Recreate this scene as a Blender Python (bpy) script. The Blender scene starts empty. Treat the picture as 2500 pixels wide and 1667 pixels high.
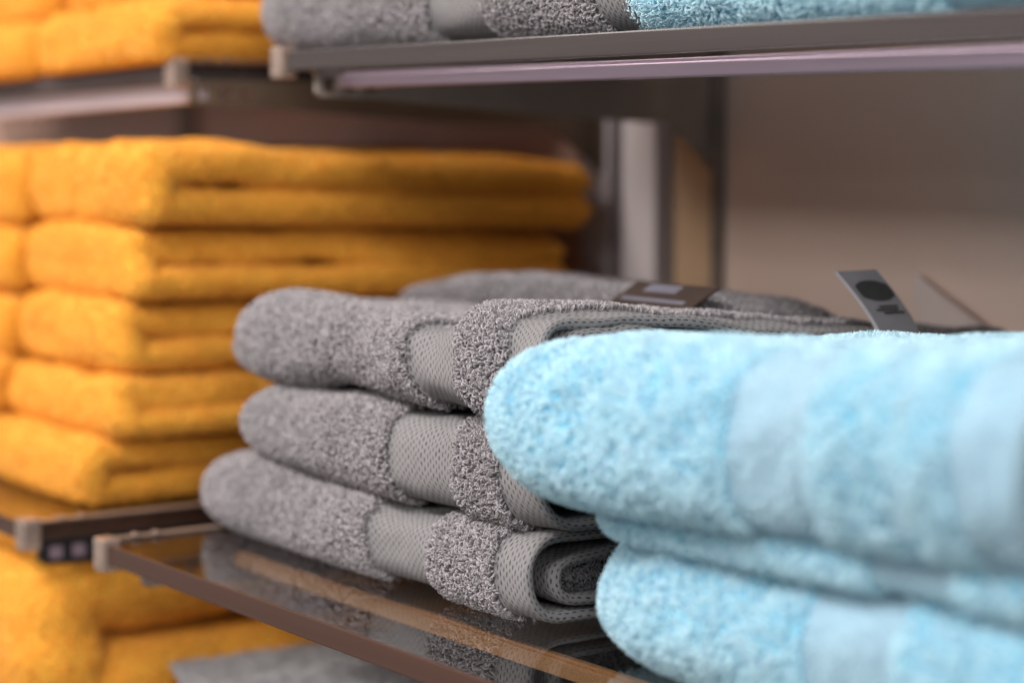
import bpy, bmesh, math, random
import numpy as np
from mathutils import Vector

rng = np.random.default_rng(7)
random.seed(7)
S = bpy.context.scene
COL = S.collection

# ------------------------------------------------------------------ camera
cam = bpy.data.cameras.new('camera')
cam.sensor_width = 36.0
cam.lens = 77.76
cam.clip_start = 0.05
cam.clip_end = 200
cam.dof.use_dof = True
cam.dof.focus_distance = 1.15
cam.dof.aperture_fstop = 3.0
cam.dof.aperture_blades = 9
camo = bpy.data.objects.new('camera', cam)
COL.objects.link(camo)
camo.location = (0, 0, 1.30)
camo.rotation_euler = (math.radians(90 - 5.437), 0, math.radians(90 - 35.013))
S.camera = camo

# ------------------------------------------------------------------ light
S.view_settings.view_transform = 'Standard'
S.view_settings.look = 'None'
S.view_settings.exposure = 0.0
S.view_settings.gamma = 1.0
S.cycles.use_denoising = True
try:
    S.cycles.denoiser = 'OPENIMAGEDENOISE'
    S.cycles.denoising_input_passes = 'RGB_ALBEDO_NORMAL'
    S.cycles.denoising_prefilter = 'ACCURATE'
except Exception:
    pass
S.cycles.max_bounces = 10
S.cycles.transparent_max_bounces = 24
S.cycles.sample_clamp_indirect = 6
S.cycles_curves.shape = 'RIBBONS'

w = bpy.data.worlds.new('World')
S.world = w
w.use_nodes = True
nt = w.node_tree
nt.nodes.clear()
wo = nt.nodes.new('ShaderNodeOutputWorld')
bg = nt.nodes.new('ShaderNodeBackground')
tc = nt.nodes.new('ShaderNodeTexCoord')
sp = nt.nodes.new('ShaderNodeSeparateXYZ')
mr = nt.nodes.new('ShaderNodeMapRange')
mr.inputs['From Min'].default_value = -1
mr.inputs['From Max'].default_value = 1
cr = nt.nodes.new('ShaderNodeValToRGB')
cr.color_ramp.elements[0].position = 0.0
cr.color_ramp.elements[0].color = (0.15, 0.13, 0.12, 1)
cr.color_ramp.elements[1].position = 1.0
cr.color_ramp.elements[1].color = (0.80, 0.78, 0.80, 1)
e = cr.color_ramp.elements.new(0.45); e.color = (0.37, 0.34, 0.33, 1)
e = cr.color_ramp.elements.new(0.62); e.color = (0.62, 0.59, 0.60, 1)
nt.links.new(tc.outputs['Generated'], sp.inputs[0])
nt.links.new(sp.outputs['Z'], mr.inputs['Value'])
nt.links.new(mr.outputs[0], cr.inputs[0])
nt.links.new(cr.outputs[0], bg.inputs[0])
bg.inputs[1].default_value = 0.61
nt.links.new(bg.outputs[0], wo.inputs[0])


def area(name, loc, target, size, power, col):
    l = bpy.data.lights.new(name, 'AREA')
    l.shape = 'RECTANGLE'
    l.size, l.size_y = size
    l.energy = power
    l.color = col
    o = bpy.data.objects.new(name, l)
    o.location = loc
    d = Vector(target) - Vector(loc)
    o.rotation_euler = d.to_track_quat('-Z', 'Y').to_euler()
    COL.objects.link(o)


area('ceiling_or_fill_lamp', (-1.7, -0.75, 2.75), (-1.3, 0.7, 1.1), (1.3, 0.45), 42, (1.0, 0.94, 0.90))
area('ceiling_or_fill_lamp', (-0.15, -0.9, 2.75), (-0.7, 0.7, 1.1), (1.2, 0.45), 30, (0.96, 0.96, 1.0))
area('ceiling_or_fill_lamp', (-0.9, -3.4, 2.65), (-1.1, 0.9, 1.1), (2.4, 0.6), 55, (1.0, 0.95, 0.92))  # fill lamp, added to lift the wall deep under the shelf
area('ceiling_or_fill_lamp', (2.9, -1.0, 2.65), (-1.3, 0.9, 1.2), (1.6, 0.6), 50, (1.0, 0.96, 0.92))  # added low fill from the right for the sides of the yellow stack
area('ceiling_or_fill_lamp', (-3.6, -0.6, 2.75), (-2.0, 0.7, 1.1), (1.3, 0.45), 32, (1.0, 0.92, 0.86))


# ------------------------------------------------------------------ materials
def mat(name):
    m = bpy.data.materials.new(name)
    m.use_nodes = True
    n = m.node_tree
    n.nodes.clear()
    out = n.nodes.new('ShaderNodeOutputMaterial')
    return m, n, out


def N(n, t, **kw):
    k = n.nodes.new(t)
    for a, b in kw.items():
        if a in k.inputs:
            k.inputs[a].default_value = b
        else:
            setattr(k, a, b)
    return k


def math_(n, op, a, b=None, c=None):
    k = n.nodes.new('ShaderNodeMath')
    k.operation = op
    for i, v in enumerate((a, b, c)):
        if v is None:
            continue
        if isinstance(v, (int, float)):
            k.inputs[i].default_value = v
        else:
            n.links.new(v, k.inputs[i])
    return k.outputs[0]


def terry_mat(name, c, sheen=0.25, bump=0.5, scale=420):
    m, n, out = mat(name)
    p = N(n, 'ShaderNodeBsdfPrincipled', Roughness=0.95)
    p.inputs['Specular IOR Level'].default_value = 0.1
    p.inputs['Sheen Weight'].default_value = sheen
    p.inputs['Sheen Roughness'].default_value = 0.6
    tc = N(n, 'ShaderNodeTexCoord')
    nz = N(n, 'ShaderNodeTexNoise', Scale=scale, Detail=3.0)
    n.links.new(tc.outputs['Object'], nz.inputs['Vector'])
    r = N(n, 'ShaderNodeValToRGB')
    r.color_ramp.elements[0].position = 0.3
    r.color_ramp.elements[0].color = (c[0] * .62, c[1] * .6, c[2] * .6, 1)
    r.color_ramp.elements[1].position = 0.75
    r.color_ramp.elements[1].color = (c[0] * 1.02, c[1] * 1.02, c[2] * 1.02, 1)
    n.links.new(nz.outputs[0], r.inputs[0])
    n.links.new(r.outputs[0], p.inputs['Base Color'])
    b = N(n, 'ShaderNodeBump', Strength=bump, Distance=0.002)
    n.links.new(nz.outputs[0], b.inputs['Height'])
    n.links.new(b.outputs[0], p.inputs['Normal'])
    n.links.new(p.outputs[0], out.inputs[0])
    return m


def pile_mat(name, c, var=0.2, sheen=0.2, transl=0.25):
    m, n, out = mat(name)
    hi = N(n, 'ShaderNodeHairInfo')
    r = N(n, 'ShaderNodeValToRGB')
    r.color_ramp.elements[0].color = tuple(max(0, v * (1 - var)) for v in c) + (1,)
    r.color_ramp.elements[1].color = tuple(min(0.97, v * (1 + var)) for v in c) + (1,)
    n.links.new(hi.outputs['Random'], r.inputs[0])
    p = N(n, 'ShaderNodeBsdfPrincipled', Roughness=0.75)
    p.inputs['Specular IOR Level'].default_value = 0.25
    p.inputs['Sheen Weight'].default_value = sheen
    n.links.new(r.outputs[0], p.inputs['Base Color'])
    t = N(n, 'ShaderNodeBsdfTranslucent')
    n.links.new(r.outputs[0], t.inputs[0])
    mx = N(n, 'ShaderNodeMixShader')
    mx.inputs[0].default_value = transl
    n.links.new(p.outputs[0], mx.inputs[1])
    n.links.new(t.outputs[0], mx.inputs[2])
    n.links.new(mx.outputs[0], out.inputs[0])
    return m


def woven_mat(name, c, pu=0.0026, pv=0.0050, gap=0.14):
    """flat woven border: offset rows of little slits between the yarns"""
    m, n, out = mat(name)
    uv = N(n, 'ShaderNodeUVMap', uv_map='UVMap')
    wn = N(n, 'ShaderNodeTexNoise', Scale=130.0, Detail=3.0)
    n.links.new(uv.outputs[0], wn.inputs['Vector'])
    s = N(n, 'ShaderNodeSeparateXYZ')
    n.links.new(uv.outputs[0], s.inputs[0])
    wob = math_(n, 'MULTIPLY', math_(n, 'SUBTRACT', wn.outputs[0], 0.5), 0.0026)
    u = math_(n, 'DIVIDE', math_(n, 'ADD', s.outputs['X'], wob), pu)
    row = math_(n, 'FLOOR', u)
    fu = math_(n, 'ABSOLUTE', math_(n, 'SUBTRACT', math_(n, 'FRACT', u), 0.5))
    off = math_(n, 'MULTIPLY', math_(n, 'MODULO', row, 2.0), 0.5)
    v = math_(n, 'ADD', math_(n, 'DIVIDE', math_(n, 'ADD', s.outputs['Y'], wob), pv), off)
    fv = math_(n, 'ABSOLUTE', math_(n, 'SUBTRACT', math_(n, 'FRACT', v), 0.5))
    du = math_(n, 'POWER', math_(n, 'MULTIPLY', fu, 1 / 0.21), 2.0)
    dv = math_(n, 'POWER', math_(n, 'MULTIPLY', fv, 1 / 0.36), 2.0)
    wn2 = N(n, 'ShaderNodeTexNoise', Scale=420.0, Detail=2.0)
    n.links.new(uv.outputs[0], wn2.inputs['Vector'])
    d = math_(n, 'ADD', math_(n, 'SQRT', math_(n, 'ADD', du, dv)), math_(n, 'MULTIPLY', math_(n, 'SUBTRACT', wn2.outputs[0], 0.5), 0.9))
    mr = N(n, 'ShaderNodeMapRange', interpolation_type='SMOOTHSTEP')
    mr.inputs['From Min'].default_value = 0.45
    mr.inputs['From Max'].default_value = 1.05
    n.links.new(d, mr.inputs['Value'])
    fib = N(n, 'ShaderNodeTexWave', Scale=900.0, Distortion=3.0, Detail=2.0)
    fib.bands_direction = 'X'
    n.links.new(uv.outputs[0], fib.inputs['Vector'])
    mx = N(n, 'ShaderNodeMix', data_type='RGBA')
    mx.inputs[6].default_value = (c[0] * gap, c[1] * gap, c[2] * gap, 1)
    mx.inputs[7].default_value = (c[0], c[1], c[2], 1)
    n.links.new(mr.outputs[0], mx.inputs[0])
    p = N(n, 'ShaderNodeBsdfPrincipled', Roughness=0.7)
    p.inputs['Specular IOR Level'].default_value = 0.25
    p.inputs['Sheen Weight'].default_value = 0.15
    n.links.new(mx.outputs[2], p.inputs['Base Color'])
    h = math_(n, 'ADD', math_(n, 'MULTIPLY', mr.outputs[0], 1.0), math_(n, 'MULTIPLY', fib.outputs[1], 0.25))
    b = N(n, 'ShaderNodeBump', Strength=0.9, Distance=0.0014)
    n.links.new(h, b.inputs['Height'])
    n.links.new(b.outputs[0], p.inputs['Normal'])
    n.links.new(p.outputs[0], out.inputs[0])
    return m


def plain_mat(name, c, rough=0.5, metal=0.0, noise=0.0, scale=60, spec=0.5, bump=0.0, stretch=(1, 1, 1)):
    m, n, out = mat(name)
    p = N(n, 'ShaderNodeBsdfPrincipled', Roughness=rough, Metallic=metal)
    p.inputs['Specular IOR Level'].default_value = spec
    tc = N(n, 'ShaderNodeTexCoord')
    mp = N(n, 'ShaderNodeMapping')
    mp.inputs['Scale'].default_value = stretch
    n.links.new(tc.outputs['Object'], mp.inputs[0])
    nz = N(n, 'ShaderNodeTexNoise', Scale=scale, Detail=4.0)
    n.links.new(mp.outputs[0], nz.inputs['Vector'])
    r = N(n, 'ShaderNodeValToRGB')
    r.color_ramp.elements[0].position = 0.3
    r.color_ramp.elements[1].position = 0.7
    r.color_ramp.elements[0].color = tuple(v * (1 - noise) for v in c) + (1,)
    r.color_ramp.elements[1].color = tuple(min(1, v * (1 + noise)) for v in c) + (1,)
    n.links.new(nz.outputs[0], r.inputs[0])
    n.links.new(r.outputs[0], p.inputs['Base Color'])
    rr = N(n, 'ShaderNodeMapRange')
    rr.inputs['To Min'].default_value = max(0.02, rough * 0.8)
    rr.inputs['To Max'].default_value = min(1, rough * 1.25)
    n.links.new(nz.outputs[0], rr.inputs['Value'])
    n.links.new(rr.outputs[0], p.inputs['Roughness'])
    if bump:
        b = N(n, 'ShaderNodeBump', Strength=bump, Distance=0.001)
        n.links.new(nz.outputs[0], b.inputs['Height'])
        n.links.new(b.outputs[0], p.inputs['Normal'])
    n.links.new(p.outputs[0], out.inputs[0])
    return m


def glass_mat(name, tint, ior=1.5, rough=0.0):
    m, n, out = mat(name)
    t = N(n, 'ShaderNodeBsdfTransparent', Color=tint + (1,))
    g = N(n, 'ShaderNodeBsdfGlossy', Color=(1, 1, 1, 1), Roughness=rough)
    ge = N(n, 'ShaderNodeNewGeometry')
    dp = N(n, 'ShaderNodeVectorMath', operation='DOT_PRODUCT')
    n.links.new(ge.outputs['Incoming'], dp.inputs[0])
    n.links.new(ge.outputs['Normal'], dp.inputs[1])
    f0 = ((ior - 1) / (ior + 1)) ** 2          # Schlick, the same on entry and exit of the pane
    f = math_(n, 'ADD', math_(n, 'MULTIPLY', math_(n, 'POWER', math_(n, 'SUBTRACT', 1.0, math_(n, 'ABSOLUTE', dp.outputs['Value'])), 5.0), 1 - f0), f0)
    mx = N(n, 'ShaderNodeMixShader')
    n.links.new(f, mx.inputs[0])
    n.links.new(t.outputs[0], mx.inputs[1])
    n.links.new(g.outputs[0], mx.inputs[2])
    n.links.new(mx.outputs[0], out.inputs[0])
    return m


GREY = (0.35, 0.322, 0.330)
YEL = (0.97, 0.465, 0.062)
BLUE = (0.59, 0.81, 0.945)
M = dict(
    grey_t=terry_mat('grey_terry', tuple(v * .25 for v in GREY)),  # base cloth darkened: shade between the loops is put into the colour
    grey_p=pile_mat('grey_pile', GREY, 0.40, transl=0.14),
    grey_w=woven_mat('grey_woven', (0.34, 0.32, 0.32)),
    lgrey_t=terry_mat('pale_grey_terry', (0.42, 0.41, 0.42)),
    lgrey_p=pile_mat('pale_grey_pile', (0.46, 0.45, 0.46), 0.15),
    yel_t=terry_mat('yellow_terry', (0.92, 0.44, 0.05), sheen=0.1),
    yel_p=pile_mat('yellow_pile', YEL, 0.14, sheen=0.1),
    yel_w=woven_mat('yellow_woven', (0.86, 0.42, 0.05)),
    blue_t=terry_mat('blue_terry', (0.17, 0.56, 0.76), sheen=0.3),  # deep teal base stands for the shade between the tufts
    blue_p=pile_mat('blue_pile', BLUE, 0.16, sheen=0.3, transl=0.22),
    blue_w=woven_mat('blue_woven', (0.48, 0.745, 0.91), 0.0022, 0.0036, gap=0.55),
    wall=plain_mat('wall_laminate', (0.84, 0.66, 0.565), 0.22, noise=0.05, scale=5, spec=0.5),
    wall_bounce_tint=plain_mat('wall_laminate_bounce_tint', (0.62, 0.38, 0.29), 0.28, noise=0.05, scale=5, spec=0.5),  # same laminate; shade and yellow bounce are put into this colour
    white=plain_mat('white_paint', (0.74, 0.69, 0.70), 0.5, noise=0.03, scale=8),
    shaded_white=plain_mat('white_paint_shaded', (0.52, 0.48, 0.50), 0.5, noise=0.03, scale=8),  # the white paint greyed, its shade put into the colour
    groove=plain_mat('shadow_gap_paint', (0.22, 0.19, 0.18), 0.6, noise=0.05),
    tan=plain_mat('tan_paint', (0.55, 0.38, 0.24), 0.5, noise=0.04, scale=9),
    dark=plain_mat('bracket_steel', (0.30, 0.25, 0.215), 0.45, 0.15, noise=0.08, scale=40),
    brown=plain_mat('bracket_steel_brown', (0.13, 0.09, 0.06), 0.42, 0.15, noise=0.08, scale=40),
    black=plain_mat('black_steel', (0.025, 0.024, 0.026), 0.35, 0.4, noise=0.1, scale=40),
    alu=plain_mat('satin_aluminium', (0.60, 0.47, 0.57), 0.34, 0.85, noise=0.06, scale=120, stretch=(0.05, 1, 1), bump=0.05),  # mauve tint stands for the pinkish surroundings the metal mirrors
    bright_alu=plain_mat('satin_aluminium_lit', (0.86, 0.74, 0.78), 0.36, 0.7, noise=0.05, scale=120, stretch=(0.05, 1, 1), bump=0.05),  # same satin metal, brighter pinkish reflections put into its colour
    rail=plain_mat('pale_wood_rail', (0.92, 0.47, 0.22), 0.45, 0.0, noise=0.06, scale=90, stretch=(0.05, 1, 1)),
    glass=glass_mat('shelf_glass', (0.74, 0.75, 0.74)),
    edge_low=plain_mat('glass_edge_reflected_yellow', (0.070, 0.036, 0.026), 0.20, 0.0, noise=0.18, scale=60, stretch=(0.03, 1, 1), spec=0.5),  # same glass edge; brown stands for yellow reflected from below
    edge=plain_mat('glass_edge', (0.055, 0.045, 0.043), 0.26, 0.0, noise=0.18, scale=60, stretch=(0.03, 1, 1), spec=0.5),
    clip=plain_mat('clip_acrylic', (0.60, 0.46, 0.38), 0.15, 0.35, noise=0.12, scale=90, spec=0.8),
    tag=plain_mat('tag_satin', (0.25, 0.225, 0.235), 0.35, 0.0, noise=0.03),
    tagedge=plain_mat('tag_fold', (0.62, 0.56, 0.58), 0.5, 0.0, noise=0.03),
    ink=plain_mat('tag_ink', (0.035, 0.032, 0.031), 0.6, 0.0, noise=0.2, scale=300),
    label=plain_mat('label_cloth', (0.045, 0.03, 0.024), 0.8, 0.0, noise=0.1, spec=0.15),
    lilac=plain_mat('label_print', (0.13, 0.122, 0.15), 0.6, 0.0, noise=0.05),
    pale_sheet=plain_mat('pale_sheet_matte', (0.74, 0.62, 0.58), 0.6, 0.0, noise=0.03),
)

_p = next(k for k in M['clip'].node_tree.nodes if k.type == 'BSDF_PRINCIPLED')
_p.inputs['Transmission Weight'].default_value = 0.45
_p.inputs['IOR'].default_value = 1.25


# ------------------------------------------------------------------ object helpers
def empty(name, loc, label, cat, group=None):
    o = bpy.data.objects.new(name, None)
    o.empty_display_size = 0.02
    o.location = loc
    o['label'] = label
    o['category'] = cat
    if group:
        o['group'] = group
    COL.objects.link(o)
    return o


def link_mesh(name, me, parent=None):
    o = bpy.data.objects.new(name, me)
    COL.objects.link(o)
    if parent is not None:
        o.parent = parent
        o.matrix_parent_inverse.identity()
        o.location = (0, 0, 0) if parent.parent else -Vector(parent.location)      # meshes are written in world coordinates
    return o


def bm_obj(name, bm, m, parent=None, smooth=False):
    me = bpy.data.meshes.new(name)
    bmesh.ops.recalc_face_normals(bm, faces=bm.faces)
    bm.to_mesh(me)
    bm.free()
    for k in (m if isinstance(m, (list, tuple)) else [m]):
        me.materials.append(k)
    if smooth:
        me.polygons.foreach_set('use_smooth', [True] * len(me.polygons))
    return link_mesh(name, me, parent)


def add_box(bm, a, b, bevel=0.0, mi=0):
    r = bmesh.ops.create_cube(bm, size=1.0)
    vs = r['verts']
    for v in vs:
        v.co = Vector(((a[i] + b[i]) / 2 + v.co[i] * (b[i] - a[i])) for i in range(3))
    if bevel:
        es = list({e for v in vs for e in v.link_edges})
        bmesh.ops.bevel(bm, geom=es, offset=bevel, segments=2, profile=0.6, affect='EDGES')


def add_prism(bm, pts, x0, x1):
    """polygon in (y, z) extruded along x"""
    a = [bm.verts.new((x0, p[0], p[1])) for p in pts]
    b = [bm.verts.new((x1, p[0], p[1])) for p in pts]
    bm.faces.new(a)
    bm.faces.new(b[::-1])
    k = len(pts)
    for i in range(k):
        bm.faces.new((a[i], b[i], b[(i + 1) % k], a[(i + 1) % k]))


# ------------------------------------------------------------------ towels
def lerp(x, xs, ys):
    """smooth table lookup"""
    x = np.asarray(x, float)
    xs = np.asarray(xs, float); ys = np.asarray(ys, float)
    acc = 0
    span = 0.008
    for o, wt in ((-1.5, .15), (-.75, .2), (0, .3), (.75, .2), (1.5, .15)):
        acc = acc + wt * np.interp(x + o * span, xs, ys)
    return acc


class Noise:
    def __init__(self, seed, freq, n=7):
        r = np.random.default_rng(seed)
        d = r.normal(size=(n, 3))
        d /= np.linalg.norm(d, axis=1)[:, None]
        self.k = d * (freq * r.uniform(.55, 1.6, n))[:, None]
        self.p = r.uniform(0, 6.28, n)
        self.n = n

    def __call__(self, P):
        return np.sin(P @ self.k.T + self.p).sum(-1) / math.sqrt(self.n)


FACING = np.array([0.38, -0.80, 0.46])


def sheet(x0, x1, t, prof, bands=(), seed=0, amp=0.0015, amp2=0.0007, nx=90, nend=7, edit=None, m_path=(26, 22, 34)):
    """A folded cloth sheet of thickness t: a U-shaped path (bottom, front fold, top) in y-z swept along x,
    with a rounded free edge at both x ends.  Returns grid of points, uv, ring x and ring depth."""
    # ring: outer run, arc at x1, inner run, arc at x0
    xo = np.linspace(x0 + t / 2, x1 - t / 2, nx)
    extra = []
    for b in bands:
        extra += [b[0] - .0012, b[0], b[0] + .0012, b[1] - .0012, b[1], b[1] + .0012]
    extra = [q for q in extra if x0 + t / 2 < q < x1 - t / 2]
    xo = np.unique(np.concatenate([xo, extra]))
    th = np.linspace(0, math.pi, nend + 2)[1:-1]
    rx = np.concatenate([xo, x1 - t / 2 + t / 2 * np.sin(th), np.linspace(x1 - t / 2, x0 + t / 2, 10), x0 + t / 2 - t / 2 * np.sin(th)])
    rd = np.concatenate([np.zeros(len(xo)), t / 2 - t / 2 * np.cos(th), np.full(10, t), t / 2 + t / 2 * np.cos(th)])
    K = len(rx)
    mb, ma, mt = m_path
    ut = np.unique(np.concatenate([np.linspace(0, .955, mt)[1:] ** 1.3, .955 + .045 * np.sin(np.linspace(0, math.pi / 2, 8))]))
    ub = 1 - np.unique(np.concatenate([np.linspace(0, .955, mb)[1:] ** 1.3, .955 + .045 * np.sin(np.linspace(0, math.pi / 2, 8))]))[::-1]
    mb = len(ub)
    ph = np.linspace(-math.pi / 2, math.pi / 2, ma)
    p = prof(rx)
    yf, yb, zb, zt, rf, e = (np.broadcast_to(np.asarray(p[k], float), rx.shape)[:, None] for k in ('yf', 'yb', 'zb', 'zt', 'rf', 'e'))
    dt = np.broadcast_to(np.asarray(p.get('dt', 0), float), rx.shape)[:, None]
    db = np.broadcast_to(np.asarray(p.get('db', 0), float), rx.shape)[:, None]
    ytop = yf + rf + ut[None] * (yb - yf - rf)
    ybot = yb + ub[None] * (yf + rf - yb)
    f = lambda y: np.clip((y - yf - rf) / (yb - yf - rf), 0, 1)
    zm, hh = (zb + zt) / 2, (zt - zb) / 2
    c = np.cos(ph)[None]; s = np.sin(ph)[None]
    yarc = yf + rf - rf * np.abs(c) ** e
    zarc = zm + hh * np.sign(s) * np.abs(s) ** e
    Y = np.concatenate([ybot, yarc, ytop], 1)
    Z = np.concatenate([zb - db * f(ybot), zarc, zt - dt * f(ytop)], 1)
    # inward normals in y-z
    dY = np.gradient(Y, axis=1); dZ = np.gradient(Z, axis=1)
    L = np.sqrt(dY ** 2 + dZ ** 2) + 1e-9
    nY, nZ = -(dZ / L) * -1, (dY / L) * -1
    # path runs bottom(back->front) then up then back: inward = left/right chosen by test at the front fold
    mid = mb + ma // 2
    if nY[0, mid] < 0:
        nY, nZ = -nY, -nZ
    rec = np.zeros_like(rx)
    for b in bands:
        w = 0.0016
        rec = np.maximum(rec, b[2] * (1 / (1 + np.exp(-(rx - b[0]) / w * 2)) - 1 / (1 + np.exp(-(rx - b[1]) / w * 2))))
    depth = rd + rec * (1 - np.clip(rd / t * 2, 0, 1))
    q = np.clip((Y - (yb - t / 2)) / (t / 2), 0, 1)
    depth = t / 2 + (depth[:, None] - t / 2) * np.sqrt(np.clip(1 - q ** 2, 0.02, 1))
    P = np.stack([np.repeat(rx[:, None], Y.shape[1], 1), Y + nY * depth, Z + nZ * depth], -1)
    n1, n2 = Noise(seed, 55), Noise(seed + 50, 190)
    d = amp * n1(P) + amp2 * n2(P)
    fl = np.clip((P[..., 2] - zb) / 0.02, 0.15, 1)      # stay put where it lies on something
    P[..., 1] += d * nY * fl
    P[..., 2] += d * nZ * fl * 0.8
    bandw = (rec / max(1e-6, rec.max()))[:, None] * np.exp(-(rd / t * 3) ** 2)[:, None]
    pk = Noise(seed + 70, 330)(P) * .0005 * bandw
    P[..., 1] += pk * nY * fl
    P[..., 2] += pk * nZ * fl
    P[..., 0] += 0.8 * amp * Noise(seed + 9, 60)(P)
    if edit is not None:
        P = edit(P)
    ru = np.concatenate([[0], np.cumsum(np.hypot(np.diff(rx), np.diff(rd)))])
    sv = np.concatenate([np.zeros((K, 1)), np.cumsum(np.hypot(np.diff(Y, axis=1), np.diff(Z, axis=1)), 1)], 1)
    U = np.stack([np.repeat(ru[:, None], Y.shape[1], 1), sv], -1)
    return P, U, rx, rd


def grid_faces(K, Mn):
    i = np.arange(K); j = np.arange(Mn - 1)
    I, J = np.meshgrid(i, j, indexing='ij')
    I2 = (I + 1) % K
    return np.stack([I * Mn + J, I2 * Mn + J, I2 * Mn + J + 1, I * Mn + J + 1], -1)     # K, Mn-1, 4


def mesh_from(name, P, U, quads, caps, m):
    used = np.unique(np.concatenate([quads.ravel()] + [np.asarray(c) for c in caps]))
    rem = np.full(len(P), -1); rem[used] = np.arange(len(used))
    faces = [list(map(int, rem[q])) for q in quads] + [list(map(int, rem[np.asarray(c)])) for c in caps]
    me = bpy.data.meshes.new(name)
    me.from_pydata(P[used].tolist(), [], faces)
    uvl = me.uv_layers.new(name='UVMap')
    li = np.zeros(len(me.loops), int)
    me.loops.foreach_get('vertex_index', li)
    uvl.data.foreach_set('uv', U[used][li].astype(np.float32).ravel())
    me.polygons.foreach_set('use_smooth', [True] * len(me.polygons))
    me.materials.append(m)
    me.validate()
    me.update()
    return me


def pile(name, P, quads, parent, m, density, kind, rad, length, seed=1, keep=-0.25):
    """terry pile on the exposed faces: little yarn loops or cut tufts, as hair curves"""
    r = np.random.default_rng(seed)
    tri = np.concatenate([quads[:, [0, 1, 2]], quads[:, [0, 2, 3]]])
    a, b, c = P[tri[:, 0]], P[tri[:, 1]], P[tri[:, 2]]
    nr = np.cross(b - a, c - a)
    ar = np.linalg.norm(nr, axis=1)
    nr = nr / (ar[:, None] + 1e-12)
    ok = (nr @ FACING > keep)
    a, b, c, nr, ar = a[ok], b[ok], c[ok], nr[ok], ar[ok] / 2
    n = int(ar.sum() * density)
    if n < 3:
        return None
    idx = r.choice(len(ar), n, p=ar / ar.sum())
    u, v = r.random(n), r.random(n)
    fl = u + v > 1
    u[fl], v[fl] = 1 - u[fl], 1 - v[fl]
    root = a[idx] + u[:, None] * (b - a)[idx] + v[:, None] * (c - a)[idx]
    nn = nr[idx]
    t = r.normal(size=(n, 3))
    lean = np.stack([Noise(seed + 3, 330)(root), Noise(seed + 4, 330)(root), Noise(seed + 5, 330)(root)], -1)
    t = t * (0.9 if kind == 'loop' else 0.55) + lean * 0.8
    t -= nn * (t * nn).sum(1)[:, None]
    t /= np.linalg.norm(t, axis=1)[:, None] + 1e-9
    bi = np.cross(nn, t)
    h = (length * r.uniform(.65, 1.35, n))[:, None]
    base = root - nn * 0.0004
    if kind == 'loop':
        j = r.normal(size=(n, 1)) * .25
        wv = h * r.uniform(.3, .8, (n, 1))
        pts = np.stack([base,
                        base + nn * h * .65 - t * wv * .15 + bi * h * j * .4,
                        base + nn * h * 1.0 + t * wv * .35 + bi * h * j,
                        base + nn * h * .80 + t * wv * .95 + bi * h * j * 1.2,
                        base + nn * h * .05 + t * wv * 1.05 + bi * h * j * .6], 1)
        rr = np.array([.9, 1, 1, 1, .85])
    else:
        k = r.uniform(.25, 1.0, (n, 1))
        pts = np.stack([base,
                        base + nn * h * .45 + t * h * .15 * k,
                        base + nn * h * .80 + t * h * .45 * k,
                        base + nn * h * (1.05 - .25 * k) + t * h * .95 * k], 1)
        rr = np.array([1, 1, .9, .55])
    kpt = pts.shape[1]
    cv = bpy.data.hair_curves.new(name)
    cv.add_curves([kpt] * n)
    cv.position_data.foreach_set('vector', pts.astype(np.float32).ravel())
    ra = cv.attributes.get('radius') or cv.attributes.new('radius', 'FLOAT', 'POINT')
    rads = (rad * r.uniform(.75, 1.2, (n, 1)) * rr[None]).astype(np.float32)
    ra.data.foreach_set('value', rads.ravel())
    cv.materials.append(m)
    o = bpy.data.objects.new(name, cv)
    COL.objects.link(o)
    o.parent = parent
    o.location = -Vector(parent.location)
    o['kind'] = 'stuff'
    return o


GRP = {'grey': 'folded grey towels on the glass shelves', 'yel': 'folded mustard yellow towels', 'blue': 'folded pale blue towels', 'lgrey': 'folded grey towels on the glass shelves'}


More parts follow.
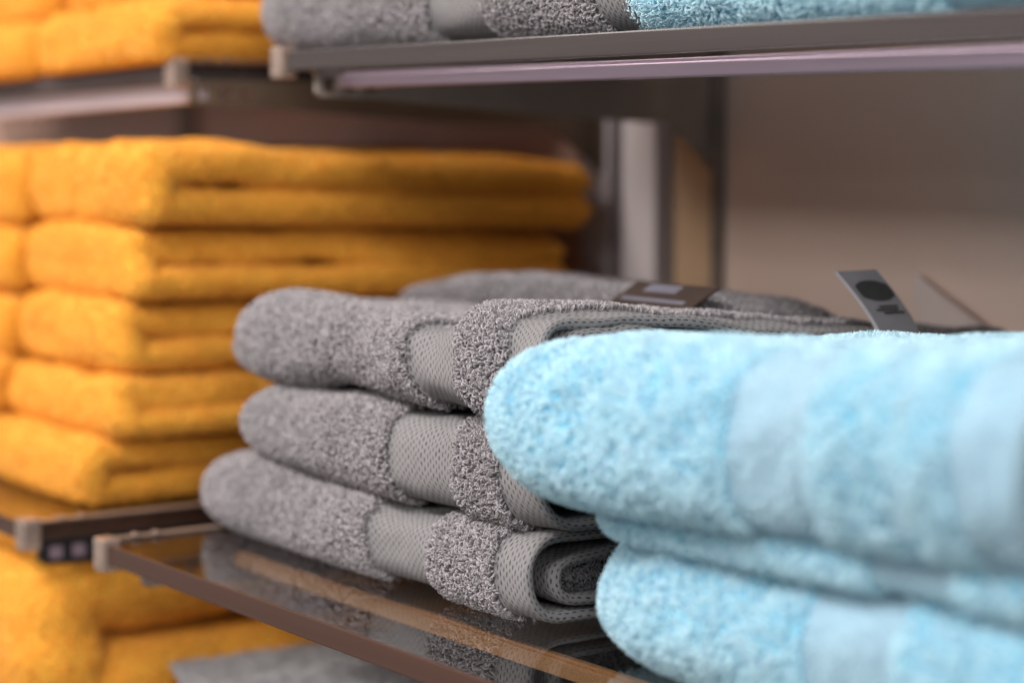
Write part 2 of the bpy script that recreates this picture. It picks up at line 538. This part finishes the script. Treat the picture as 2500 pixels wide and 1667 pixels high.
def towel(col, label, x0, x1, t, prof, bands=(), inner=(), pile_spec=(500000, 'loop', .0004, .002), seed=0,
          amp=.0015, amp2=.0007, edit=None, woven_end=False, nx=90, core=None, keep=-0.25):
    """bands: (x from, x to, recess) woven borders.  inner: extra folded layers (x0, x1, t, prof)."""
    p0 = prof(np.array([(x0 + x1) / 2]))
    mid = lambda q: float(np.ravel(np.asarray(q))[0])
    root = empty('folded_towel', ((x0 + x1) / 2, mid(p0['yf']) + .1, mid(p0['zb'])), label, 'towel', GRP[col])

    def build(x0, x1, t, prof, bands, nm, sd, with_end):
        k = 1.0 if nm == 'outer_fold' else 1.5
        P, U, rx, rd = sheet(x0, x1, t, prof, bands, sd, amp * k, amp2 * k, nx=nx, edit=edit)
        K, Mn = P.shape[:2]
        Pf, Uf = P.reshape(-1, 3), U.reshape(-1, 2)
        F = grid_faces(K, Mn)
        fx = (rx + np.roll(rx, -1)) / 2
        fd = (rd + np.roll(rd, -1)) / 2
        sel = np.zeros(K, int)
        for bi, b in enumerate(bands):
            last = with_end and bi == len(bands) - 1
            hit = (fx > b[0]) & (fx < (b[1] if not last else 9)) & ((fd < t * .5) if not last else (fd < t * 2))
            sel[hit] = bi + 1
        caps = [[k * Mn for k in range(K)][::-1], [k * Mn + Mn - 1 for k in range(K)]]
        # orientation check: outward normals
        q = F[len(rx) // 6, Mn // 2]
        nrm = np.cross(Pf[q[1]] - Pf[q[0]], Pf[q[2]] - Pf[q[0]])
        if nrm[1] > 0:
            F = F[..., ::-1]
            caps = [c[::-1] for c in caps]
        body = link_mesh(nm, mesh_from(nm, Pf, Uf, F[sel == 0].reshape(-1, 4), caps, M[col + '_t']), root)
        for bi in range(1, len(bands) + 1):
            if (sel == bi).any():
                bn = 'hem' if (with_end and bi == len(bands)) else 'woven_band'
                link_mesh(bn, mesh_from(bn, Pf, Uf, F[sel == bi].reshape(-1, 4), [], M[col + '_w']), root)
        if col == 'blue' and (sel > 0).any():       # the woven border of the plush towels is faintly fuzzy too
            pile('band_fuzz', Pf, F[sel > 0].reshape(-1, 4), root, M['blue_p'], 330000, 'tuft', .00030, .0015, seed=sd + 31, keep=keep)
        if pile_spec:
            dens, kind, rad, ln = pile_spec
            pile('terry_pile', Pf, F[sel == 0].reshape(-1, 4), root, M[col + '_p'], dens, kind, rad, ln, seed=sd + 11, keep=keep)
        return body
    build(x0, x1, t, prof, bands, 'outer_fold', seed, woven_end)
    for i, (a, b, tt, pf, bd, we) in enumerate(inner):
        build(a, b, tt, pf, bd, 'inner_fold', seed + 100 + i, we)
    return root


def P_(yf, yb, zb, zt, rf=.024, e=.85, dt=0, db=0):
    return lambda x: dict(yf=yf(x) if callable(yf) else yf, yb=yb(x) if callable(yb) else yb, zb=zb(x) if callable(zb) else zb,
                          zt=zt(x) if callable(zt) else zt, rf=rf(x) if callable(rf) else rf, e=e, dt=dt, db=db)


def T(xs, ys):
    return lambda x: lerp(x, xs, ys)


def off(prof, yf=0, zb=0, zt=0, rf=None):
    def g(x):
        p = dict(prof(x))
        p['yf'] = p['yf'] + yf; p['zb'] = p['zb'] + zb; p['zt'] = p['zt'] - zt
        if rf is not None:
            p['rf'] = rf
        return p
    return g


def skew(k, zm):
    def f(P):
        P[..., 0] -= k * (P[..., 2] - zm)
        return P
    return f


ZL = 1.0475          # top of the lower glass shelves
ZU = 1.351           # top of the upper glass shelves
GP = (680000, 'loop', .00039, .0024)

# ---- grey stack, bottom to top
# bottom
b0 = P_(T([-1.296, -1.28, -1.245, -1.12, -.893], [.668, .650, .638, .633, .634]), 1.01,
        T([-1.296, -1.272, -1.23, -.893], [1.056, 1.050, ZL + .001, ZL + .001]),
        T([-1.296, -1.28, -1.255, -1.21, -1.05, -.93, -.893], [1.075, 1.085, 1.0925, 1.0965, 1.094, 1.0940, 1.0965]), .026, .86, dt=.006)
i0 = off(b0, yf=.017, zb=.0085, zt=.0095, rf=.019)
c0 = off(b0, yf=.029, zb=.016, zt=.017, rf=.009)
towel('grey', 'grey towel with a woven band, lowest of the grey stack and resting on the glass', -1.296, -.893, .0078, b0,
      bands=[(-1.048, -.985, .0022), (-.921, -.80, .0016)], woven_end=True, seed=1, amp=.0017, edit=skew(.14, 1.075), pile_spec=GP,
      inner=[(-1.25, -.895, .007, i0, [(-.93, -.80, .0010)], True), (-1.25, -.905, .0082, c0, [], False)])
# middle
b1 = P_(T([-1.240, -1.227, -1.197, -1.10, -.98, -.875], [.668, .652, .642, .636, .636, .640]), 1.01,
        T([-1.240, -1.212, -1.15, -1.05, -.93, -.875], [1.106, 1.0990, 1.0970, 1.0945, 1.0945, 1.097]),
        T([-1.240, -1.222, -1.192, -1.05, -.94, -.875], [1.120, 1.132, 1.142, 1.1475, 1.1480, 1.149]), .027, .86, dt=.014, db=.006)
i1 = off(b1, yf=.024, zb=.0085, zt=.0095, rf=.017)
c1 = off(b1, yf=.040, zb=.016, zt=.017, rf=.009)
towel('grey', 'grey towel with a woven band in the middle of the stack of three', -1.240, -.892, .0078, b1,
      bands=[(-1.030, -.967, .0022), (-.922, -.80, .0016)], woven_end=True, seed=2, amp=.0020, edit=skew(.22, 1.128), pile_spec=GP,
      inner=[(-1.20, -.894, .007, i1, [(-.930, -.80, .0010)], True), (-1.20, -.904, .0082, c1, [], False)])
# top
b2 = P_(T([-1.282, -1.268, -1.235, -1.15, -1.05, -.96, -.875], [.678, .662, .650, .642, .642, .636, .640]), 1.01,
        T([-1.282, -1.25, -1.18, -1.11, -1.06, -.96, -.875], [1.153, 1.1445, 1.1455, 1.156, 1.1505, 1.148, 1.151]),
        T([-1.282, -1.265, -1.235, -1.17, -1.06, -.99, -.95, -.92, -.875], [1.165, 1.178, 1.190, 1.1985, 1.1955, 1.197, 1.2065, 1.2095, 1.2095]), .028, .88, dt=.031, db=.016)
i2 = off(b2, yf=.017, zb=.0085, zt=.0095, rf=.017)
c2 = off(b2, yf=.040, zb=.016, zt=.017, rf=.009)
top_grey = towel('grey', 'topmost grey towel of the stack of three, woven hem curling at its open end', -1.282, -.892, .0080, b2,
      bands=[(-1.018, -.962, .0026), (-.922, -.80, .0016)], woven_end=True, seed=3, amp=.0030, edit=skew(.42, 1.185), amp2=.0010, pile_spec=GP,
      inner=[(-1.24, -.894, .007, i2, [(-.930, -.80, .0010)], True), (-1.24, -.904, .0082, c2, [], False)])
# thin one lying behind on the top
b3 = P_(T([-1.33, -1.30, -1.22, -.99, -.955], [.84, .815, .800, .800, .815]), .91, T([-1.33, -1.2, -.955], [1.172, 1.183, 1.185]),
        T([-1.33, -1.29, -1.23, -1.16, -1.06, -1.0, -.97, -.955], [1.184, 1.194, 1.203, 1.2075, 1.2060, 1.2065, 1.202, 1.194]), .03, .9, dt=.008, db=.012)
back_grey = towel('grey', 'thin dark grey towel with a brown label lying on the back of the grey stack', -1.33, -.955, .009, b3, seed=4,
      pile_spec=(260000, 'tuft', .0004, .0018))

# ---- grey on the upper shelf
b4 = P_(T([-1.335, -1.322, -1.295, -1.18, -.93], [.740, .722, .711, .708, .712]), 1.0, T([-1.335, -1.315, -1.28, -.93], [1.366, 1.357, ZU + .001, ZU + .001]),
        T([-1.335, -1.32, -1.285, -.93], [1.388, 1.398, 1.407, 1.407]), .027, .86)
towel('grey', 'grey towel with a woven band on the upper shelf above the yellow stack', -1.335, -.915, .0078, b4,
      bands=[(-1.105, -1.045, .0022), (-.945, -.80, .0016)], woven_end=True, seed=5, pile_spec=GP,
      inner=[(-1.27, -.917, .007, off(b4, yf=.026, zb=.0085, zt=.0095, rf=.017), [(-.955, -.80, .001)], True),
             (-1.27, -.927, .0082, off(b4, yf=.04, zb=.016, zt=.017, rf=.009), [], False)])

# ---- pale grey towel on the shelf below
ZB = 0.80
b5 = P_(T([-1.36, -1.33, -1.24, -.7], [.66, .625, .60, .60]), 1.0, .905, T([-1.36, -1.335, -1.265, -1.13, -1.03, -.7], [.908, .923, .942, .954, .958, .960]), .035, .85)
towel('lgrey', 'pale grey towel under the glass shelf, only its top in view', -1.36, -.72, .035, b5, seed=6, pile_spec=(300000, 'tuft', .0004, .0022))

# ---- blue stack, bottom to top
BP = (620000, 'tuft', .00034, .0034)
bb0 = P_(T([-.853, -.843, -.822, -.78, -.5], [.668, .646, .629, .618, .606]), .98,
         T([-.853, -.834, -.795, -.5], [1.066, 1.054, ZL + .002, ZL + .002]),
         T([-.853, -.84, -.815, -.75, -.65, -.5], [1.088, 1.099, 1.109, 1.114, 1.118, 1.123]), .034, .88)
towel('blue', 'pale blue towel at the bottom of the blue stack, resting on the glass', -.853, -.50, .009, bb0,
      bands=[(-.668, -.612, .0009), (-.545, -.40, .0018)], woven_end=True, seed=21, amp=.0022, amp2=.001, pile_spec=BP,
      inner=[(-.84, -.503, .008, off(bb0, yf=.028, zb=.0095, zt=.0105, rf=.017), [(-.55, -.4, .001)], True), (-.84, -.515, .012, off(bb0, yf=.045, zb=.018, zt=.019, rf=.012), [], False)])
bb1 = P_(T([-.86, -.84, -.80, -.7, -.5], [.665, .640, .622, .612, .608]), .98,
         T([-.86, -.80, -.70, -.60, -.5], [1.105, 1.1095, 1.1145, 1.118, 1.121]),
         T([-.86, -.84, -.80, -.70, -.6, -.5], [1.118, 1.124, 1.1275, 1.134, 1.139, 1.143]), .016, .9)
towel('blue', 'thin pale blue towel pressed flat between two thicker blue towels', -.86, -.505, .007, bb1,
      bands=[(-.625, -.58, .0008), (-.545, -.4, .0012)], woven_end=True, seed=22, amp=.0018, pile_spec=BP)
bb2 = P_(T([-.889, -.883, -.872, -.845, -.72, -.6, -.5], [.634, .612, .599, .590, .588, .588, .588]), .97,
         T([-.889, -.876, -.85, -.80, -.70, -.6, -.5], [1.150, 1.138, 1.127, 1.1255, 1.130, 1.135, 1.139]),
         T([-.889, -.878, -.855, -.81, -.72, -.64, -.56, -.5], [1.170, 1.184, 1.195, 1.203, 1.208, 1.212, 1.217, 1.219]), .036, .86, dt=.020)
towel('blue', 'thick fluffy pale blue towel on top of the blue stack, nearest of all', -.889, -.531, .0095, bb2,
      bands=[(-.690, -.640, .0009), (-.560, -.40, .0009)], woven_end=True, seed=23, amp=.0024, amp2=.0012, pile_spec=BP,
      inner=[(-.86, -.534, .008, off(bb2, yf=.028, zb=.0105, zt=.0115, rf=.02), [(-.585, -.4, .001)], True), (-.86, -.545, .014, off(bb2, yf=.046, zb=.02, zt=.021, rf=.014), [], False)])
bb3 = P_(T([-.958, -.943, -.90, -.4], [.745, .725, .712, .712]), 1.0, T([-.958, -.943, -.90, -.4], [1.362, 1.355, ZU + .001, ZU + .001]),
         T([-.958, -.943, -.90, -.4], [1.385, 1.398, 1.41, 1.415]), .03, .86)
towel('blue', 'pale blue towel on the upper shelf, its lower edge showing above the glass', -.958, -.42, .02, bb3, seed=24,
      bands=[(-.70, -.64, .002)], pile_spec=BP)

# ---- yellow stacks
YP = (240000, 'tuft', .00055, .0018)


def lean(x1, dz_up, sh):
    """upper layer set in or out a little from the lower one"""
    def f(P):
        k = np.clip((P[..., 2] - dz_up) / .008, -1, 1)
        w = np.clip((P[..., 0] - (x1 - .10)) / .08, 0, 1)
        P[..., 0] += sh * k * w
        return P
    return f


def yellow(label, x0, x1, yf, yb, zb, zt, seed, dt=0, db=0, sh=0.0, rf=.016, e=.72, tfrac=.486, hem=None, pinch=.012, xb=None):
    H = zt - zb
    prof = P_(T([x0, x0 + .012, x0 + .035, x1 - .05, x1 - .012, x1], [yf + pinch, yf + pinch * .4, yf, yf - .002, yf + .001, yf + .007]), yb,
              T([x0, x0 + .02, x1], [zb + .003, zb, zb]),
              T([x0, x0 + .02, x0 + .06, (x0 + x1) / 2, x1 - .03, x1], [zt - .010, zt - .004, zt - .001, zt - .001, zt, zt - .003]), rf, e, dt, db)
    bands = [hem] if hem else []
    return towel('yel', label, x0, x1, H * tfrac, prof, bands=bands, seed=seed, amp=.0022, amp2=.0009, edit=lean(x1, (zb + zt) / 2 - .002, sh),
                 pile_spec=YP, nx=50)


lv = [1.0485, 1.0945, 1.1365, 1.1860, 1.2365, 1.2925]
names = ['lowest mustard yellow towel of the tall stack beside the grey towels, on the glass',
         'second mustard yellow towel from the bottom of the tall stack beside the grey towels',
         'third of five mustard yellow towels in the tall stack beside the grey towels',
         'second mustard yellow towel from the top of the tall stack beside the grey towels',
         'topmost mustard yellow towel of the tall stack, a deep crease along its side']
xs1 = [-1.362, -1.346, -1.359, -1.354, -1.342]
yfs = [.603, .618, .628, .634, .640]
for k in range(5):
    yellow(names[k], -1.546 + .004 * (k % 2), xs1[k], yfs[k], [1.0, 1.0, 1.005, .998, 1.016][k], lv[k] + .0003, lv[k + 1] - .0005, 40 + k,
           dt=(lv[k + 1] - 1.0475) * .06, db=(lv[k] - 1.0475) * .06, sh=[.002, -.004, -.003, -.006, .001][k])
lv2 = [1.0485, 1.0925, 1.1335, 1.1810, 1.2305, 1.2850]
ordn = ['lowest', 'second from the bottom', 'third from the bottom', 'fourth from the bottom', 'topmost']
for k in range(5):
    yellow('mustard yellow towel in the stack cut off by the left edge, ' + ordn[k], -1.755, -1.552, yfs[k] - .006, 1.02, lv2[k] + .0003, lv2[k + 1] - .0005, 60 + k)

# yellow under the lower shelf
yellow('bulky thick mustard yellow towel just under the lower glass shelf, one fat fold', -1.84, -1.338, .556, 1.025, .895, 1.026, 70, rf=.040, e=.85, sh=-.004, tfrac=.486)

# yellow on the upper shelf
TILT = -.024         # the upper left shelf hangs a little low at its far end
for lab, a, b, yq, z0, z1, sd in (
        ('mustard yellow towel on the upper left glass shelf, its end next to the corner clip', -1.61, -1.383, .672, ZU - .004, 1.392, 80),
        ('mustard yellow towel lying on another one at the top left', -1.61, -1.39, .70, 1.3925, 1.437, 81),
        ('mustard yellow towel on the upper shelf at the left edge', -2.45, -1.616, .672, ZU - .004, 1.390, 82),  # stretched on out of view to keep light off the wall behind
        ('mustard yellow towel above another one in the top left corner', -2.45, -1.62, .69, 1.3905, 1.435, 83)):  # unseen far length added to block light, as on the one beneath
    tw = yellow(lab, a, b, yq, 1.02, z0, z1, sd, sh=.003 if sd == 80 else 0)
    tw.rotation_euler = (0, TILT, 0)
    tw.location.z += ((a + b) / 2 + 1.385) * -TILT


# ------------------------------------------------------------------ care tag and label (parts of their towels)
def ribbon(name, pts, width_vec, th_vec, m, parent, taper=None):
    bm = bmesh.new()
    rows = []
    for p in pts:
        p = Vector(p); wv = Vector(width_vec); tv = Vector(th_vec)
        rows.append([bm.verts.new(p), bm.verts.new(p + wv), bm.verts.new(p + wv + tv), bm.verts.new(p + tv)])
    for a, b in zip(rows, rows[1:]):
        for i in range(4):
            bm.faces.new((a[i], a[(i + 1) % 4], b[(i + 1) % 4], b[i]))
    bm.faces.new(rows[0][::-1]); bm.faces.new(rows[-1])
    return bm_obj(name, bm, m, parent)


def tagc(s):
    """centre line of the tag, s from 0 (towel) to 1 (free end)"""
    return Vector((-.893 - .010 * s ** 1.5, .878 - .026 * s ** 1.25, 1.1835 + .0385 * s))


WV = Vector((.006, .0255, 0.0006))
tg = ribbon('care_tag', [tagc(s) for s in np.linspace(0, 1, 14)], WV, Vector((-.0006, .0001, 0)), M['tag'], top_grey)
ribbon('tag_fold', [tagc(s) + Vector((.0003, -.0016, 0)) for s in np.linspace(0, 1, 14)], Vector((.0003, .0019, 0)), Vector((.0009, 0, 0)), M['tagedge'], tg)


def tag_print(name, outline, parent):
    bm = bmesh.new()
    vs = [bm.verts.new(tagc(s) + WV * q + Vector((.0006, 0, 0))) for q, s in outline]
    bm.faces.new(vs)
    bm_obj(name, bm, M['ink'], parent)


ov = []
for k in range(28):
    a = k / 28 * 2 * math.pi
    ca, sa = math.cos(a), math.sin(a)
    ov.append((0.55 + .40 * math.copysign(abs(ca) ** .55, ca), .705 + .140 * math.copysign(abs(sa) ** .7, sa) + .012 * math.sin(5 * a)))
tag_print('logo_print', ov, tg)
for q0, q1, sa, sb in ((.34, .84, .485, .455), (.22, .80, .440, .410), (.36, .90, .395, .360)):
    tag_print('text_print', [(q0, sa), ((q0 + q1) / 2, sa + .004), (q1, sa), (q1 - .03, sb), ((q0 + q1) / 2, sb + .005), (q0 + .05, sb)], tg)

lb = ribbon('brand_label', [(-1.037 + .074 * k / 8, .7975 - .0015 * math.sin(k / 8 * 3.1), 1.1985) for k in range(9)], Vector((0, .022, .0115)), Vector((0, -.0008, .001)), M['label'], back_grey)
ribbon('label_print', [(-1.020, .8085, 1.2057), (-.990, .8085, 1.2057)], Vector((0, .0075, .0039)), Vector((0, -.0004, .0006)), M['lilac'], lb)
ribbon('label_print', [(-1.030, .7995, 1.2010), (-.972, .7995, 1.2010)], Vector((0, .0030, .0016)), Vector((0, -.0004, .0006)), M['lilac'], lb)

bm = bmesh.new()
a = [Vector((-1.010, 1.034, 1.150)), Vector((-.930, 1.034, 1.150)), Vector((-.935, 1.034, 1.165)), Vector((-1.030, 1.040, 1.209)), Vector((-1.026, 1.038, 1.190))]
f0 = [bm.verts.new(p) for p in a]
f1 = [bm.verts.new(p + Vector((0, .0012, 0))) for p in a]
bm.faces.new(f0); bm.faces.new(f1[::-1])
for i in range(5):
    bm.faces.new((f0[i], f1[i], f1[(i + 1) % 5], f0[(i + 1) % 5]))
o = bm_obj('pale_triangle', bm, M['pale_sheet'])  # thin pale triangle standing by the wall panel
o['label'] = 'pale triangular sheet standing behind the grey towels'
o['category'] = 'card'


# ------------------------------------------------------------------ shelves
def shelf(label, x0, x1, yf, yb, ztop, clip_x, clip_left=True, tilt=0.0, edge='edge'):
    root = empty('glass_shelf', ((x0 + x1) / 2, yf, ztop), label, 'shelf', 'glass shelves with corner clips')
    th = .0125
    bm = bmesh.new()
    add_box(bm, (x0, yf, ztop - th), (x1, yb, ztop), .0009)
    bm.faces.ensure_lookup_table()
    for f in bm.faces:
        f.normal_update()
        f.material_index = 0 if abs(f.normal.z) > .99 else 1
    bm_obj('pane', bm, [M['glass'], M[edge]], root)
    bm = bmesh.new()
    s = 1 if clip_left else -1
    cx = clip_x
    add_box(bm, (cx - .0075, yf - .004, ztop - .0175), (cx + .0075, yf + .009, ztop + .0035), .0025)
    cl = bm_obj('corner_clip', bm, M['clip'], root)
    bm = bmesh.new()
    # channel along the side edge of the glass, with two cross ribs
    xa = cx - s * .0045
    add_box(bm, (xa - .003, yf + .0095, ztop + .0006), (xa + .003, yb - .02, ztop + .0020), .0004)
    for q in (.022, .036):
        add_box(bm, (xa - .0025, yf + q, ztop + .0022), (xa + .006, yf + q + .003, ztop + .0034), .0005)
    bm_obj('edge_channel', bm, M['clip'], root)
    if tilt:
        root.rotation_euler = (0, tilt, 0)
    return root


g_low = shelf('clear glass shelf carrying the grey and blue towels, polished front edge tinted with reflected yellow', -1.243, -.25, .565, 1.03, ZL, -1.2455, edge='edge_low')
g_up = shelf('clear glass shelf overhead with grey and pale blue towels on it', -1.258, -.25, .705, 1.03, ZU, -1.268)
y_low = shelf('clear glass shelf under the tall yellow stack', -1.95, -1.338, .552, 1.03, ZL, -1.3375, clip_left=False, edge='edge_low')
y_up = shelf('clear glass shelf at the upper left under yellow towels', -2.6, -1.392, .69, 1.03, ZU - .0045, -1.392, clip_left=False, tilt=-.024)
y_up.location.z += (-1.996 + 1.385) * .024


shelf('clear glass shelf below, under the bulky yellow towel', -1.95, -1.385, .535, 1.03, .8935, -1.3845, clip_left=False, edge='edge_low')
shelf('clear glass shelf below, under the pale grey towel', -1.243 - .13, -.25, .55, 1.03, .9035, -1.376, edge='edge_low')


def bracket(label, x, yfront, ztop, black=False, w=.004, m=None):
    root = empty('shelf_bracket', (x, 1.05, ztop), label, 'bracket', 'steel shelf brackets')
    m = m or (M['black'] if black else M['dark'])
    bm = bmesh.new()
    L = 1.050 - yfront
    zt = ztop - .0003
    y0 = yfront + .058
    # perforated front end: top bar, bottom bar and webs around three openings
    add_prism(bm, [(yfront + .004, zt - .0045), (yfront, zt), (y0, zt), (y0, zt - .0045)], x - w / 2, x + w / 2)
    add_prism(bm, [(yfront + .006, zt - .0165), (yfront + .002, zt - .0135), (y0, zt - .0135), (y0, zt - .0185)], x - w / 2, x + w / 2)
    for a, b in ((.003, .008), (.018, .024), (.034, .040), (.050, .058)):
        add_prism(bm, [(yfront + a, zt - .0135), (yfront + a, zt - .0045), (yfront + b, zt - .0045), (yfront + b, zt - .0135)], x - w / 2 + .0002, x + w / 2 - .0002)
    if black:
        lb_ = bmesh.new()
        add_box(lb_, (x - w / 2 + .001, yfront + .006, zt - .0133), (x + w / 2 - .0016, yfront + .056, zt - .0047))
        bm_obj('slot_glint_plate', lb_, M['alu'], root)  # added bright plate, standing for the reflection in the openings
    # solid tapering arm
    add_prism(bm, [(y0, zt), (1.050, zt), (1.050, zt - .070), (1.044, zt - .064), (yfront + L * .86, zt - .033), (yfront + L * .6, zt - .029), (y0, zt - .0185)], x - w / 2, x + w / 2)
    bm_obj('arm', bm, m, root)
    bm = bmesh.new()
    add_box(bm, (x - .006, 1.0415, zt - .066), (x + .006, 1.0495, zt + .006), .001)
    bm_obj('back_plate', bm, m, root)
    return root


def rail(label, x0, x1, y0, y1, z0, z1, m, tilt=0.0):
    root = empty('shelf_rail', ((x0 + x1) / 2, y0, z0), label, 'rail', 'rails under the front of the shelves')
    bm = bmesh.new()
    add_box(bm, (x0, y0, z0), (x1, y1, z1), .0008)
    bm_obj('bar', bm, m, root)
    bm = bmesh.new()
    add_box(bm, (x0 + .004, y0 + .0015, z1 + .0002), (x1 - .004, y0 + .0032, z1 + .0018), .0003)
    bm_obj('lip', bm, m, root)
    if tilt:
        root.rotation_euler = (0, tilt, 0)
        root.location.z += ((x0 + x1) / 2 + 1.385) * -tilt


bracket('dark steel bracket under the overhead shelf of the grey towels', -1.240, .712, ZU - .0125)
bracket('dark steel bracket under the shelf of the grey stack', -1.240, .585, ZL - .0125)
bracket('brown steel bracket under the upper left shelf', -1.374, .69, ZU - .0165, m=M['brown'])
bracket('black perforated steel bracket under the shelf of the tall yellow stack', -1.345, .562, ZL - .0125, black=True, w=.010)
rail('satin metal rail under the overhead glass shelf', -1.234, -.25, .728, .744, 1.3275, 1.3355, M['alu'])
rail('pale rail seen through the glass below the grey towels', -1.250, -.25, .652, .663, 1.024, 1.0325, M['rail'])
rail('bright satin metal rail under the upper left shelf', -2.6, -1.378, .700, .712, 1.3195, 1.3335, M['bright_alu'], tilt=-.024)


# ------------------------------------------------------------------ wall
def struct(name, a, b, m, bevel=0.0):
    bm = bmesh.new()
    add_box(bm, a, b, bevel)
    o = bm_obj(name, bm, m)
    o['kind'] = 'structure'
    return o


struct('wall_panel', (-1.229, 1.050, .2), (.9, 1.07, 2.3), M['wall'], .001)
struct('wall_panel', (-4.2, 1.050, .2), (-1.402, 1.07, 2.3), M['wall_bounce_tint'], .001)
struct('wall_backing', (-4.2, 1.072, .2), (.9, 1.09, 2.3), M['groove'])
struct('wall_pilaster', (-1.341, 1.042, .2), (-1.3005, 1.0715, 2.3), M['white'], .001)
struct('wall_pilaster', (-1.399, 1.046, .2), (-1.3615, 1.0715, 2.3), M['shaded_white'], .001)
struct('wall_trim', (-1.282, 1.046, .2), (-1.238, 1.0715, 2.3), M['tan'], .001)


def upright(label, x, wd, m):
    root = empty('shelf_upright', (x, 1.05, .2), label, 'upright', 'slotted uprights behind the shelves')
    bm = bmesh.new()
    add_box(bm, (x - wd, 1.043, .2), (x - wd + .0016, 1.0495, 2.3))
    add_box(bm, (x + wd - .0016, 1.043, .2), (x + wd, 1.0495, 2.3))
    bm_obj('channel', bm, m, root)
    bm = bmesh.new()
    z = .22
    while z < 2.28:
        add_box(bm, (x - wd + .0018, 1.0448, z), (x + wd - .0018, 1.0462, z + .034))
        z += .04
    bm_obj('slot_strip', bm, m, root)


upright('slim dark upright at the left end of the grey bay wall', -1.2335, .0038, M['dark'])
upright('dark upright on the wall above the yellow stack', -2.08, .014, M['dark'])
